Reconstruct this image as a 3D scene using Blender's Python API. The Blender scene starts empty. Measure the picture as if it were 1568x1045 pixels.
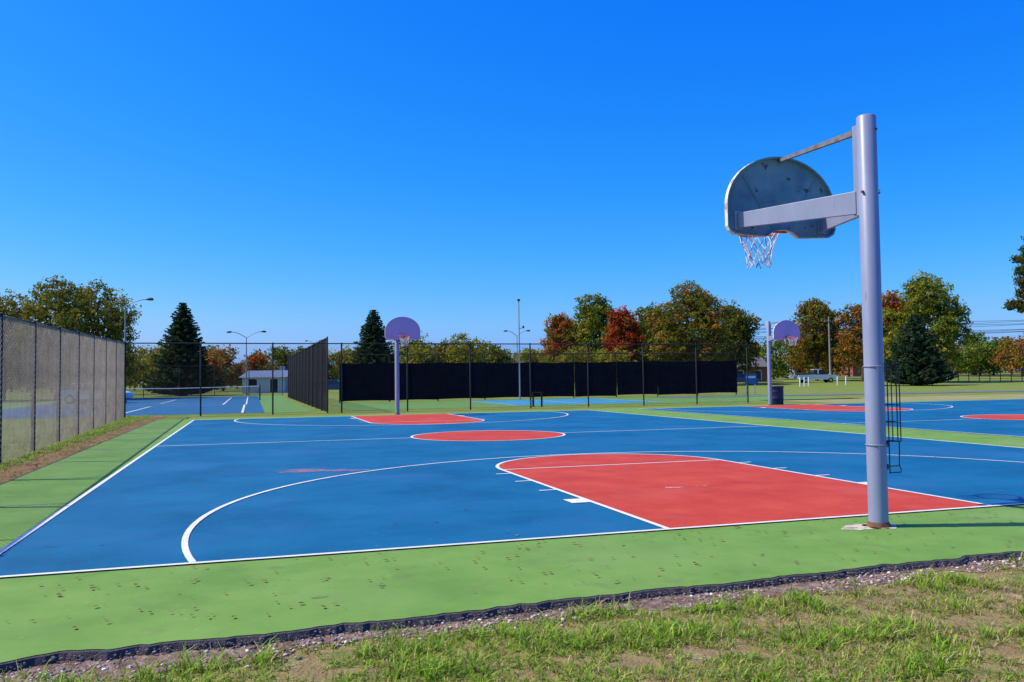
import bpy, math, random
import numpy as np
from mathutils import Matrix, Vector, noise as mnoise
random.seed(7); rng=np.random.default_rng(11)
S=1.43                      # eye height in metres; court frame: X along baselines, Y along court length
AL=math.radians(17.07); CA,SA=math.cos(AL),math.sin(AL)
sc=bpy.context.scene
def site(t,D):
    "world XY of a spot D metres ahead of the photographer's stance, t*D to the right"
    return (t*D*CA+D*SA, -t*D*SA+D*CA)
def sm(x): x=max(0,min(1,x)); return x*x*(3-2*x)
GZ0=-0.045
def gz(x,y):
    X=x*CA-y*SA; Y=x*SA+y*CA; d=math.hypot(X,Y)
    if Y<=0: return GZ0
    return GZ0+0.8*sm((d-95)/80)*sm((X/Y)/0.25)
# ------------------------------------------------------------------ materials
def mat(name,cols,scale=3.0,rough=0.8,bump=0.0,bscale=60,detail=6,metal=0.0,attr=None,transl=0.0,spec=0.3,ramp=(0.35,0.65),speck=None,stretch=None):
    m=bpy.data.materials.new(name); m.use_nodes=True; nt=m.node_tree; N=nt.nodes; L=nt.links
    b=N['Principled BSDF']; b.inputs['Roughness'].default_value=rough; b.inputs['Metallic'].default_value=metal
    b.inputs['Specular IOR Level'].default_value=spec
    tc=N.new('ShaderNodeTexCoord'); vec=tc.outputs['Object']
    if stretch:
        mp=N.new('ShaderNodeMapping'); mp.inputs['Scale'].default_value=stretch; L.new(vec,mp.inputs[0]); vec=mp.outputs[0]
    if attr:
        a=N.new('ShaderNodeAttribute'); a.attribute_name=attr; col=a.outputs['Color']
    elif len(cols)==1 and not speck:
        r=N.new('ShaderNodeRGB'); r.outputs[0].default_value=(*cols[0],1); col=r.outputs[0]
    else:
        n=N.new('ShaderNodeTexNoise'); n.inputs['Scale'].default_value=scale; n.inputs['Detail'].default_value=detail; n.inputs['Roughness'].default_value=0.65
        L.new(vec,n.inputs['Vector'])
        cr=N.new('ShaderNodeValToRGB'); e=cr.color_ramp.elements
        if len(cols)==1: cols=[cols[0],cols[0]]
        e[0].position=ramp[0]; e[0].color=(*cols[0],1); e[1].position=ramp[1]; e[1].color=(*cols[-1],1)
        for i,c in enumerate(cols[1:-1]):
            q=e.new(ramp[0]+(ramp[1]-ramp[0])*(i+1)/(len(cols)-1)); q.color=(*c,1)
        L.new(n.outputs[0],cr.inputs[0]); col=cr.outputs[0]
    if speck:
        for (sscale,th0,th1,scol,amt) in speck:
            n2=N.new('ShaderNodeTexNoise'); n2.inputs['Scale'].default_value=sscale; n2.inputs['Detail'].default_value=3; L.new(vec,n2.inputs['Vector'])
            mr=N.new('ShaderNodeMapRange'); mr.inputs[1].default_value=th0; mr.inputs[2].default_value=th1; mr.inputs[4].default_value=amt; L.new(n2.outputs[0],mr.inputs[0])
            mx=N.new('ShaderNodeMix'); mx.data_type='RGBA'; L.new(mr.outputs[0],mx.inputs[0]); L.new(col,mx.inputs[6]); mx.inputs[7].default_value=(*scol,1); col=mx.outputs[2]
    L.new(col,b.inputs['Base Color'])
    if bump>0:
        n3=N.new('ShaderNodeTexNoise'); n3.inputs['Scale'].default_value=bscale; n3.inputs['Detail'].default_value=4; L.new(vec,n3.inputs['Vector'])
        bp=N.new('ShaderNodeBump'); bp.inputs['Strength'].default_value=bump; bp.inputs['Distance'].default_value=0.02; L.new(n3.outputs[0],bp.inputs['Height']); L.new(bp.outputs[0],b.inputs['Normal'])
    if transl>0:
        tr=N.new('ShaderNodeBsdfTranslucent'); L.new(col,tr.inputs[0]); ms=N.new('ShaderNodeMixShader'); ms.inputs[0].default_value=transl
        L.new(b.outputs[0],ms.inputs[1]); L.new(tr.outputs[0],ms.inputs[2]); L.new(ms.outputs[0],N['Material Output'].inputs[0])
    return m
# ------------------------------------------------------------------ mesh helpers
def link(o,parent=None):
    sc.collection.objects.link(o)
    if parent: o.parent=parent
    return o
def empty(name,loc=(0,0,0),rot=0):
    o=bpy.data.objects.new(name,None); o.location=loc; o.rotation_euler=(0,0,rot); o.empty_display_size=.2; return link(o)
def np_mesh(name,V,F,mats,cols=None,midx=None,smooth=False):
    V=np.asarray(V,np.float32); F=np.asarray(F,np.int32); k=F.shape[1]
    me=bpy.data.meshes.new(name); me.vertices.add(len(V)); me.vertices.foreach_set('co',V.ravel())
    me.loops.add(F.size); me.loops.foreach_set('vertex_index',F.ravel())
    me.polygons.add(len(F)); me.polygons.foreach_set('loop_start',np.arange(0,F.size,k,dtype=np.int32)); me.polygons.foreach_set('loop_total',np.full(len(F),k,np.int32))
    if midx is not None: me.polygons.foreach_set('material_index',np.asarray(midx,np.int32))
    me.update(calc_edges=True)
    if cols is not None:
        a=me.color_attributes.new('Col','FLOAT_COLOR','POINT'); c=np.ones((len(V),4),np.float32); c[:,:3]=cols; a.data.foreach_set('color',c.ravel())
    for m in (mats if isinstance(mats,(list,tuple)) else [mats]): me.materials.append(m)
    if smooth: me.polygons.foreach_set('use_smooth',np.ones(len(F),bool))
    return me
class MB:
    def __init__(s): s.v=[]; s.f=[]; s.m=[]; s.sm=[]
    def add(s,v,f,m=0,smooth=False):
        o=len(s.v); s.v+= [tuple(p) for p in v]; s.f+=[tuple(i+o for i in q) for q in f]; s.m+=[m]*len(f); s.sm+=[smooth]*len(f)
    def box(s,x0,x1,y0,y1,z0,z1,m=0):
        v=[(x,y,z) for z in (z0,z1) for y in (y0,y1) for x in (x0,x1)]
        s.add(v,[(0,2,3,1),(4,5,7,6),(0,1,5,4),(2,6,7,3),(0,4,6,2),(1,3,7,5)],m)
    def tube(s,pts,rad,m=0,n=8,cap=True,closed=False):
        pts=[Vector(p) for p in pts]; k=len(pts)
        if not hasattr(rad,'__len__'): rad=[rad]*k
        V=[]
        pr=None
        for i,p in enumerate(pts):
            if closed: d=pts[(i+1)%k]-pts[i-1]
            else: d=pts[min(i+1,k-1)]-pts[max(i-1,0)]
            d.normalize()
            if pr is None:
                a=Vector((0,0,1)) if abs(d.z)<.9 else Vector((1,0,0)); x=d.cross(a).normalized()
            else: x=(pr-d*pr.dot(d)).normalized()
            pr=x; y=d.cross(x)
            for j in range(n):
                t=2*math.pi*j/n; V.append(p+(x*math.cos(t)+y*math.sin(t))*rad[i])
        F=[]
        for i in range(k if closed else k-1):
            i2=(i+1)%k
            for j in range(n): F.append((i*n+j,i*n+(j+1)%n,i2*n+(j+1)%n,i2*n+j))
        s.add(V,F,m,True)
        if cap and not closed:
            s.add(V[:n],[tuple(range(n))[::-1]],m); s.add(V[-n:],[tuple(range(n))],m)
    def prism(s,outline,y0,y1,m=0,mside=None,axis='y'):
        n=len(outline); mside=m if mside is None else mside
        if axis=='y': V=[(x,y0,z) for x,z in outline]+[(x,y1,z) for x,z in outline]
        elif axis=='x': V=[(y0,x,z) for x,z in outline]+[(y1,x,z) for x,z in outline]
        else: V=[(x,z,y0) for x,z in outline]+[(x,z,y1) for x,z in outline]
        s.add(V,[tuple(range(n)),tuple(range(2*n-1,n-1,-1))],m)
        s.add(V,[(i,(i+n),((i+1)%n+n),(i+1)%n) for i in range(n)],mside)
    def obj(s,name,mats,parent=None,loc=None,bevel=0):
        me=bpy.data.meshes.new(name); me.from_pydata(s.v,[],s.f); me.validate(clean_customdata=False)
        for m in mats: me.materials.append(m)
        if len(me.polygons)==len(s.m):
            me.polygons.foreach_set('material_index',s.m); me.polygons.foreach_set('use_smooth',s.sm)
        me.update()
        o=bpy.data.objects.new(name,me); link(o,parent)
        if loc: o.location=loc
        if bevel>0:
            b=o.modifiers.new('b','BEVEL'); b.width=bevel; b.segments=2; b.limit_method='ANGLE'
        return o
def sheet(name,polys,z,m,parent=None):
    b=MB()
    for p in polys: b.add([(x,y,z) for x,y in p],[tuple(range(len(p)))])
    return b.obj(name,[m],parent)
def rect(x0,x1,y0,y1): return [(x0,y0),(x1,y0),(x1,y1),(x0,y1)]
# ------------------------------------------------------------------ world + sun
EL=math.radians(49); AZ=math.atan2(-CA,SA)      # azimuth clockwise from +Y
w=bpy.data.worlds.new("World"); sc.world=w; w.use_nodes=True; nt=w.node_tree
bg=nt.nodes['Background']; sky=nt.nodes.new('ShaderNodeTexSky'); sky.sky_type='NISHITA'; sky.sun_disc=False
sky.sun_elevation=EL; sky.sun_rotation=AZ%(2*math.pi); sky.air_density=1.0; sky.dust_density=1.1; sky.ozone_density=2.5; sky.altitude=0
hs=nt.nodes.new('ShaderNodeHueSaturation'); hs.inputs['Saturation'].default_value=1.3; hs.inputs['Value'].default_value=1.0
nt.links.new(sky.outputs[0],hs.inputs['Color'])
# grade the clear sky to the deep polarised blue of the photograph
ST=0.12
sp=nt.nodes.new('ShaderNodeSeparateColor'); cb=nt.nodes.new('ShaderNodeCombineColor'); nt.links.new(hs.outputs[0],sp.inputs[0])
for i,(k,p) in enumerate(((1.15,1.95),(.92,.95),(1.12,.20))):
    a=nt.nodes.new('ShaderNodeMath'); a.operation='MULTIPLY'; a.inputs[1].default_value=ST; nt.links.new(sp.outputs[i],a.inputs[0])
    c=nt.nodes.new('ShaderNodeMath'); c.operation='MAXIMUM'; c.inputs[1].default_value=.0005; nt.links.new(a.outputs[0],c.inputs[0])
    d=nt.nodes.new('ShaderNodeMath'); d.operation='POWER'; d.inputs[1].default_value=p; nt.links.new(c.outputs[0],d.inputs[0])
    e=nt.nodes.new('ShaderNodeMath'); e.operation='MULTIPLY'; e.inputs[1].default_value=k/ST; nt.links.new(d.outputs[0],e.inputs[0]); nt.links.new(e.outputs[0],cb.inputs[i])
nt.links.new(cb.outputs[0],bg.inputs[0]); bg.inputs[1].default_value=ST
sd=bpy.data.lights.new('sun','SUN'); sd.energy=5.0; sd.angle=math.radians(.5); sd.color=(1,.94,.82)
so=link(bpy.data.objects.new('sun',sd)); 
sv=Vector((-CA*math.cos(EL),SA*math.cos(EL),math.sin(EL))); so.rotation_euler=sv.to_track_quat('Z','Y').to_euler(); so.location=(-20,0,30)
# ------------------------------------------------------------------ camera
cd=bpy.data.cameras.new('camera'); cd.lens=29.86; cd.sensor_width=36; cd.clip_end=5000; cd.clip_start=.05
co=link(bpy.data.objects.new('camera',cd)); 
R=Matrix.Rotation(-AL,4,'Z')@Matrix.Rotation(math.radians(90+2.452),4,'X')@Matrix.Rotation(math.radians(-.732),4,'Z')
co.matrix_world=Matrix.Translation((0,0,S))@R; sc.camera=co
sc.view_settings.view_transform='Standard'
# ------------------------------------------------------------------ ground
grassM=mat('grass_ground',[(.28,.23,.05),(.20,.25,.03),(.14,.21,.018),(.25,.27,.04)],scale=.55,rough=.95,bump=.8,bscale=25,detail=12,ramp=(.3,.7),
   speck=[(9,.52,.72,(.30,.23,.08),.6),(45,.5,.7,(.07,.09,.015),.5)])
g=np.linspace(-1,1,141); gc=np.sign(g)*(np.abs(g)**2.2)*1800
V=[(x,y+150,gz(x,y+150)) for y in gc for x in gc]; n=141
F=[(j*n+i,j*n+i+1,(j+1)*n+i+1,(j+1)*n+i) for j in range(n-1) for i in range(n-1)]
link(bpy.data.objects.new('grass_ground',np_mesh('grass_ground',V,F,grassM,smooth=True)))
# court dimensions (m)
VB,VH=4.992*S,14.164*S; VF=2*VH-VB; UL,UR=-1.415*S,9.498*S; UC=3.899*S; KW=1.324*S; VFT=8.809*S; VP=4.629*S; RIMD=1.278*S
U2=15.919*S; U2L=11.1*S; U2R=27*S; CR=1.312*S; R3=4.3*S; VR=VP+RIMD
asphM=mat('asphalt',[(.05,.042,.045),(.12,.10,.105)],scale=30,rough=.95,bump=1,bscale=90)
greenM=mat('green_paint',[(.125,.255,.030),(.155,.295,.040),(.185,.325,.050)],scale=1.3,rough=.75,bump=.25,bscale=250,detail=10,
   speck=[(2.3,.62,.74,(.12,.15,.05),.45),(.5,.5,.75,(.21,.32,.08),.6),(28,.68,.74,(.36,.40,.22),.5),(60,.68,.73,(.13,.12,.04),.6)])
blueM=mat('blue_paint',[(.003,.092,.185),(.005,.118,.228),(.010,.138,.255)],scale=.6,rough=.6,bump=.2,bscale=250,detail=12,spec=.2,
   speck=[(.45,.52,.8,(.035,.14,.29),.8),(1.6,.60,.8,(.02,.11,.26),.7),(24,.69,.75,(.14,.30,.40),.6),(5,.66,.75,(.004,.06,.13),.6),(70,.66,.72,(.004,.06,.13),.5)])
redM=mat('red_paint',[(.46,.040,.012),(.53,.053,.016),(.58,.072,.026)],scale=1.2,rough=.65,bump=.2,bscale=250,detail=12,spec=.2,
   speck=[(.8,.55,.8,(.58,.12,.07),.7),(30,.69,.75,(.6,.35,.3),.6),(7,.66,.75,(.28,.03,.02),.6),(70,.66,.72,(.30,.04,.02),.5)])
whiteM=mat('white_paint',[(.66,.66,.60),(.80,.80,.74)],scale=8,rough=.7,speck=[(60,.60,.72,(.35,.42,.48),.7)])
def wob(u,a,f,s): return a*(mnoise.fractal(Vector((u*f,s,0)),1.0,2.0,5))
def edge_off(u): return .045*max(0,u+1.5)-.0018*max(0,u-5)**2 if u<16 else .045*17.5-.0018*121
court=empty('basketball_court')
us=np.arange(-2.4*S,40,.05)
def strip(name,z,m,base,amp,vtop,side=None,seed=0,f=1.6,par=court,u0=None,u1=None,fine=.02):
    uu=[u for u in us if (u0 is None or u>=u0) and (u1 is None or u<=u1)]
    b=MB(); Vv=[]
    for u in uu: Vv.append((u,base+edge_off(u)+wob(u,amp,f,seed)+wob(u,fine,9,seed+50),z)); Vv.append((u,vtop,z))
    k=len(uu); b.add(Vv,[(2*i,2*i+2,2*i+3,2*i+1) for i in range(k-1)])
    if side: 
        W=[]
        for i,u in enumerate(uu): p=Vv[2*i]; W.append(p); W.append((p[0],p[1]-.03,z-side))
        b.add(W,[(2*i,2*i+1,2*i+3,2*i+2) for i in range(k-1)])
    return b.obj(name,[m],par)
strip('asphalt_slab',0,asphM,4.985,.075,34.6,side=.055,seed=3.1,f=1.75,fine=.04)
strip('green_surround',.004,greenM,5.015,.075,34.55,seed=3.1,f=1.75,u0=-2.38*S,fine=.03)
sheet('blue_playing_surface',[rect(UL,UR,VB,VF),rect(U2L,U2R,VB,VF)],.008,blueM,court)
def arc(cx,cy,r,a0,a1,n=64): return [(cx+r*math.cos(a0+(a1-a0)*i/n),cy+r*math.sin(a0+(a1-a0)*i/n)) for i in range(n+1)]
LW=.055
def ring(cx,cy,r,a0,a1,w=LW,n=96):
    A=arc(cx,cy,r-w/2,a0,a1,n); B=arc(cx,cy,r+w/2,a0,a1,n)
    return [[A[i],B[i],B[i+1],A[i+1]] for i in range(n)]
reds=[];wh=[]
for cx in (UC,U2):
    for sgn,b0,rv in ((1,VB,VR),(-1,VF,2*VH-VR)):
        ft=b0+sgn*(VFT-VB)
        a0,a1=(0,math.pi) if sgn>0 else (0,-math.pi)
        A=arc(cx,ft,KW,a0,a1)
        P=[(cx+KW,b0)]+A+[(cx-KW,b0)]
        reds.append(P if sgn>0 else P[::-1])
        y0,y1=sorted((b0+sgn*LW/2,ft))
        wh.append(rect(cx-KW-LW/2,cx-KW+LW/2,y0,y1)); wh.append(rect(cx+KW-LW/2,cx+KW+LW/2,y0,y1))
        wh.append(rect(cx-KW+LW/2+.002,cx+KW-LW/2-.002,ft-LW/2,ft+LW/2-.003))
        wh+=ring(cx,ft+sgn*.001,KW,a0,a1)
        th=math.asin((rv-b0)*sgn/R3) 
        wh+=ring(cx,rv,R3,-sgn*(th-.006),sgn*(math.pi+th-.006))
        for sd2 in (-1,1):
            xa,xb=sorted((cx+sd2*(KW+LW/2+.002),cx+sd2*(KW+LW/2+.22)))
            for off,wd in ((1.83,.30),(2.95,.05),(3.95,.05),(4.9,.05)):
                ya,yb=sorted((b0+sgn*off,b0+sgn*(off+wd))); wh.append(rect(xa,xb,ya,yb))
    reds.append(arc(cx,VH,CR,0,2*math.pi)[:-1])
    wh+=ring(cx,VH,CR,0,2*math.pi)
wh.append(rect(UL-LW/2,UL+LW/2,VB-LW/2,VF+LW/2)); wh.append(rect(UR-LW/2,UR+LW/2,VB-LW/2,VF+LW/2)); wh.append(rect(U2L-LW/2,U2L+LW/2,VB-LW/2,VF+LW/2))
for x0,x1 in ((UL+LW/2,UR-LW/2),(U2L+LW/2,U2R)):
    wh.append(rect(x0+.002,x1-.002,VB-LW/2,VB+LW/2)); wh.append(rect(x0+.002,x1-.002,VF-LW/2,VF+LW/2))
for x0,x1 in ((UL+LW/2,UC-CR-LW/2),(UC+CR+LW/2,UR-LW/2),(U2L+LW/2,U2-CR-LW/2),(U2+CR+LW/2,U2R)):
    wh.append(rect(x0+.002,x1-.002,VH-LW/2,VH+LW/2))
sheet('red_key_and_circle',reds,.012,redM,court)
sheet('white_line_markings',wh,.016,whiteM,court)
# worn patches
def blob(cx,cy,rx,ry,rot,seed,n=40,rag=.35):
    P=[]
    for i in range(n):
        a=2*math.pi*i/n; r=1+rag*mnoise.fractal(Vector((math.cos(a)*1.5,math.sin(a)*1.5,seed)),.8,2,4)
        x,y=rx*r*math.cos(a),ry*r*math.sin(a); P.append((cx+x*math.cos(rot)-y*math.sin(rot),cy+x*math.sin(rot)+y*math.cos(rot)))
    return P
rustM=mat('rust_stain',[(.20,.13,.08),(.55,.48,.34),(.66,.60,.46)],scale=9,rough=.9,detail=8)
sheet('bare_concrete_patch',[blob(UC-.14,VP+.02,.25,.12,.1,2.2),blob(UC+.02,VP-.0,.17,.14,.0,5.2)],.0075,rustM,court)
scufM=mat('red_scuff',[(.008,.12,.225),(.12,.13,.22),(.38,.14,.14)],scale=7,rough=.8,ramp=(.38,.60),detail=8)
scx,scy=site(-.235,1300*S/139)
sheet('paint_scuff',[blob(scx,scy,.62,.22,-.28,8.8,rag=.6)],.0105,scufM,court)
sc2=mat('pale_scuff',[(.56,.08,.035),(.70,.46,.40)],scale=9,rough=.8,ramp=(.45,.6),detail=8)
px_,py_=site(.185,1300*S/172); sheet('pale_scuff',[blob(px_,py_,.16,.05,-.2,1.8,rag=.5),blob(px_+.45,py_+.02,.12,.025,0,3.8,rag=.5)],.0145,sc2,court)
px_,py_=site(-.229,1300*S/330); stn=mat('brown_stain',[(.15,.27,.05),(.12,.13,.06)],scale=12,rough=.9,detail=8)
sheet('brown_stain',[blob(px_,py_,.05,.03,.2,4.1,rag=.5)],.0055,stn,court)
# hairline cracks across the green margins
crk=[]
r_=random.Random(3)
def crack(x0,y0,x1,y1,w,seed):
    n=24; L_=[];R_=[]
    for i in range(n+1):
        f=i/n; x=x0+(x1-x0)*f; y=y0+(y1-y0)*f+wob(f*3,.05,1.5,seed); ww=w*(.5+r_.random())
        L_.append((x,y-ww/2)); R_.append((x,y+ww/2))
    for i in range(n): crk.append([L_[i],L_[i+1],R_[i+1],R_[i]])
for k,yy in enumerate((8.9,11.3,14.2,18.0,23.2,29)): crack(-2.38*S,yy,UL-.05,yy-.05,.018,k)
sheet('pavement_cracks',crk,.0065,asphM,court)
# ------------------------------------------------------------------ gravel / dirt edge
dirtM=mat('dirt_edge',[(.11,.07,.04),(.24,.155,.10),(.38,.28,.22)],scale=14,rough=.95,bump=1,bscale=80,detail=10)
def dedge(u): return 4.76+edge_off(u)-.16*max(0,1-(u+3)/3.2)+wob(u,.26,.9,21)+wob(u,.11,5,22)
b=MB(); Vv=[]; uu=np.arange(-6,16,.05)
for u in uu: Vv+= [(u,dedge(u),GZ0+.006),(u,6.2,GZ0+.006)]
b.add(Vv,[(2*i,2*i+2,2*i+3,2*i+1) for i in range(len(uu)-1)])
b.obj('dirt_path_edge',[dirtM])
dirt2=mat('leaf_litter_dirt',[(.25,.12,.045),(.34,.20,.08),(.18,.17,.04)],scale=5,rough=.95,bump=1,bscale=60,detail=10)
b=MB(); Vv=[]; vv=np.arange(6.3,40,.15)
for v in vv: Vv+= [(-2.4*S-.62+wob(v,.25,.7,31),v,GZ0+.008),(-2.4*S+.01,v,GZ0+.008)]
b.add(Vv,[(2*i,2*i+1,2*i+3,2*i+2) for i in range(len(vv)-1)]); b.obj('dirt_strip',[dirt2])
attrM=mat('stone',[],attr='Col',rough=.9,bump=.3)
leafM=mat('foliage',[],attr='Col',rough=.7,transl=.4,spec=.2)
bladeM=mat('grass_blades',[],attr='Col',rough=.55,transl=.45,spec=.3)
# stones
ico=[]; ph=(1+5**.5)/2
for a,b_ in ((1,ph),(-1,ph),(1,-ph),(-1,-ph)): ico+=[(0,a,b_),(a,b_,0),(b_,0,a)]
ico=np.array(ico,float); ico/=np.linalg.norm(ico[0])
import itertools
el=np.min([np.linalg.norm(ico[i]-ico[j]) for i in range(12) for j in range(i)])
icf=[]
for i,j,k in itertools.combinations(range(12),3):
    if all(abs(np.linalg.norm(ico[a]-ico[b_])-el)<.01 for a,b_ in ((i,j),(j,k),(i,k))):
        nrm=np.cross(ico[j]-ico[i],ico[k]-ico[i]); icf.append((i,j,k) if nrm@ico[i]>0 else (i,k,j))
icf=np.array(icf)
def stones(name,P,size,pal,m=attrM):
    n=len(P); sc3=size[:,None]*rng.uniform(.6,1.3,(n,3)); sc3[:,2]*=.6
    V=ico[None]*sc3[:,None,:]*rng.uniform(.8,1.2,(n,12,1))+P[:,None,:]
    F=icf[None]+(np.arange(n)*12)[:,None,None]
    c=np.array(pal)[rng.integers(0,len(pal),n)]*rng.uniform(.7,1.2,(n,1)); C=np.repeat(c,12,0)
    return link(bpy.data.objects.new(name,np_mesh(name,V.reshape(-1,3),F.reshape(-1,3),m,C)))
n=5200; u=rng.uniform(-3,10,n); eo=np.array([edge_off(x) for x in u]); v=4.89+rng.normal(-.05,.10,n)+np.array([wob(x,.12,1.0,41) for x in u])
dn=np.array([mnoise.noise(Vector((x*1.3,9.0,0)))+.7*mnoise.noise(Vector((x*4,y*4,0))) for x,y in zip(u,v)])
keep=(v<5.0)&(dn+rng.uniform(-.3,.3,n)>-.15)
P=np.stack([u,v+eo,np.full(n,GZ0+.008)],1)[keep]
stones('gravel',P,rng.uniform(.003,.013,len(P))*rng.uniform(.5,1.5,len(P)),[(.66,.50,.42),(.50,.42,.37),(.72,.62,.54),(.28,.17,.12),(.42,.26,.2),(.2,.15,.13),(.16,.10,.07)])
n=3000; u=rng.uniform(-3,12,n); v=np.array([4.968+edge_off(x)+wob(x,.075,1.75,3.1) for x in u])+rng.normal(0,.018,n)
stones('asphalt_crumbs',np.stack([u,v,rng.uniform(-.04,-.008,n)],1),rng.uniform(.004,.010,n),[(.10,.09,.09),(.16,.14,.145),(.24,.20,.19)])
# grass blades
def blades(name,XY,h0,h1,wd,pal,z=GZ0,wts=None):
    n=len(XY); h=rng.uniform(h0,h1,n)*rng.uniform(.6,1.1,n); a=rng.uniform(0,2*np.pi,n); lean=rng.uniform(.3,1.6,n)*h
    dx,dy=np.cos(a),np.sin(a); px,py=-np.sin(a),np.cos(a); ww=wd*rng.uniform(.6,1.3,n)
    tw=rng.uniform(-.5,.5,n)
    V=np.zeros((n,5,3))
    def pt(f,s,wf):
        k=lean*f*f; return np.stack([XY[:,0]+dx*k+(px+dx*tw)*s*ww*wf, XY[:,1]+dy*k+(py+dy*tw)*s*ww*wf, z+h*(f-.25*f*f*np.minimum(1.7,lean/h))],1)
    V[:,0]=pt(0,-1,1);V[:,1]=pt(0,1,1);V[:,2]=pt(.55,-1,.8);V[:,3]=pt(.55,1,.8);V[:,4]=pt(1,0,0)
    F=np.array([(0,1,3),(0,3,2),(2,3,4)])[None]+(np.arange(n)*5)[:,None,None]
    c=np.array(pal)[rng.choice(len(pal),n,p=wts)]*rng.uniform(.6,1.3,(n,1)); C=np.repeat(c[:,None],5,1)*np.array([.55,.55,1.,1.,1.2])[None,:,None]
    return link(bpy.data.objects.new(name,np_mesh(name,V.reshape(-1,3),F.reshape(-1,3),bladeM,C.reshape(-1,3))))
GP=[(.24,.44,.02),(.32,.50,.03),(.42,.53,.05),(.15,.30,.018),(.56,.46,.16),(.62,.54,.24)]
def field(n,x0,x1,y0,y1):
    P=np.stack([rng.uniform(x0,x1,n),rng.uniform(y0,y1,n)],1)
    d=np.array([mnoise.noise(Vector((p[0]*1.7,p[1]*2.6,5.0)))+.6*mnoise.noise(Vector((p[0]*6,p[1]*6,1.0)))+.6*mnoise.noise(Vector((p[0]*15,p[1]*15,1.0))) for p in P])
    return P,d
P,d=field(210000,-2.6,8.6,2.3,5.4)
edge=np.array([dedge(x)-.03 for x in P[:,0]])
dry=np.clip((P[:,0]-1.4)/4.0,0,1)
near_edge=np.clip((edge-P[:,1])/.4,0,1)
keep=((P[:,1]<edge)&(d>-.02+.22*dry-.22*near_edge-rng.uniform(0,.3,len(P))))|((rng.uniform(0,1,len(P))<.12)&(P[:,1]<edge+.17)&(d>0))
P=P[keep];d=d[keep];dry=dry[keep]
isdry=rng.uniform(0,1,len(P))<(.06+.85*dry*np.clip(.9-1.4*d,0,1))
tall=(~isdry)&(d>.28)
short=(~isdry)&(d<=.28)
GW=[.28,.27,.24,.10,.06,.05]
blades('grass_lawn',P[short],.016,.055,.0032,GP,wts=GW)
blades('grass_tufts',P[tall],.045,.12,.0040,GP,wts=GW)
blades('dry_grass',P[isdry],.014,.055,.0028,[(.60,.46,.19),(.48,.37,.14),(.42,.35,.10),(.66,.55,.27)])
thM=mat('lawn_thatch',[(.13,.17,.025),(.30,.23,.08),(.24,.16,.065),(.42,.34,.15)],scale=3.0,rough=.95,bump=1,bscale=60,detail=12,ramp=(.35,.68))
b=MB(); Vv=[]
for u in uu: Vv+= [(u,-1.0,GZ0+.002),(u,dedge(u)+.01,GZ0+.002)]
b.add(Vv,[(2*i,2*i+2,2*i+3,2*i+1) for i in range(len(uu)-1)]); b.obj('lawn_thatch',[thM])
P,d=field(60000,-5.9,-3.5,9,40); keep=(d>-.1)&((P[:,0]<-4.05)|(rng.uniform(0,1,len(P))<.12)); P=P[keep]
blades('grass_verge',P,.04,.10,.006,GP,wts=[.2,.2,.25,.1,.15,.1])
# fallen leaves
def leaves(name,P,size,z,pal):
    n=len(P); a=rng.uniform(0,6.28,n); s=size*rng.uniform(.3,1.5,n)
    base=np.array([(-1,0,0),(-.3,-.6,.12),(1,0,.1),(-.2,.6,.15)]); V=np.zeros((n,4,3))
    for i in range(4):
        bx,by,bz=base[i]; V[:,i,0]=P[:,0]+s*(bx*np.cos(a)-by*np.sin(a)); V[:,i,1]=P[:,1]+s*(bx*np.sin(a)+by*np.cos(a)); V[:,i,2]=z+.001+s*bz*rng.uniform(.2,1.3,n)
    F=np.arange(n*4).reshape(n,4); c=np.array(pal)[rng.integers(0,len(pal),n)]*rng.uniform(.7,1.2,(n,1))
    return link(bpy.data.objects.new(name,np_mesh(name,V.reshape(-1,3),F,leafM,np.repeat(c,4,0))))
LP=[(.34,.17,.05),(.28,.11,.04),(.40,.24,.08),(.22,.09,.04),(.30,.10,.04)]
cl_=[]
while len(cl_)<460:
    x,y=rng.uniform(-3,11),rng.uniform(5.4,7.1)
    if mnoise.noise(Vector((x*1.1,y*2,3)))+rng.uniform(-.5,.5)>-.05: cl_.append((x,y))
P=np.concatenate([np.array(cl_),np.stack([rng.uniform(-3,12,160),rng.uniform(7.1,16,160)],1),np.stack([-3.4+np.abs(rng.normal(0,.5,260)),rng.uniform(7,34,260)],1)])
leaves('fallen_leaves',P,.018,.017,LP)
P=np.stack([rng.uniform(-4.4,-3.45,2600),rng.uniform(9,38,2600)],1); leaves('leaf_litter',P,.035,GZ0+.02,LP)
P=np.stack([rng.uniform(-3,9,500),rng.uniform(3,4.9,500)],1); leaves('leaf_litter',P,.018,GZ0+.03,LP)
# ------------------------------------------------------------------ basketball hoops
poleM=mat('grey_lavender_paint',[(.22,.245,.37),(.28,.305,.44)],scale=3,rough=.42,spec=.5,speck=[(14,.68,.74,(.20,.13,.10),.7),(4,.55,.75,(.19,.21,.33),.6)],stretch=(1,1,.25))
backM=mat('board_back_paint',[(.10,.21,.29),(.15,.27,.35),(.20,.32,.40)],scale=2.2,rough=.55,detail=10,speck=[(9,.66,.71,(.10,.05,.03),.9),(2.5,.56,.75,(.07,.13,.2),.7)])
frontM=mat('board_front_paint',[(.50,.35,.56),(.56,.41,.62)],scale=3,rough=.5)
lipM=mat('board_lip_paint',[(.62,.60,.52),(.72,.70,.64)],scale=9,rough=.6,speck=[(10,.54,.62,(.35,.15,.05),.9)])
rustD=mat('rusty_steel',[(.10,.045,.025),(.22,.10,.05)],scale=18,rough=.8)
strutM=mat('strut_paint',[(.13,.14,.17),(.21,.21,.24)],scale=6,rough=.6,speck=[(9,.56,.64,(.18,.09,.05),.8)])
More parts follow.
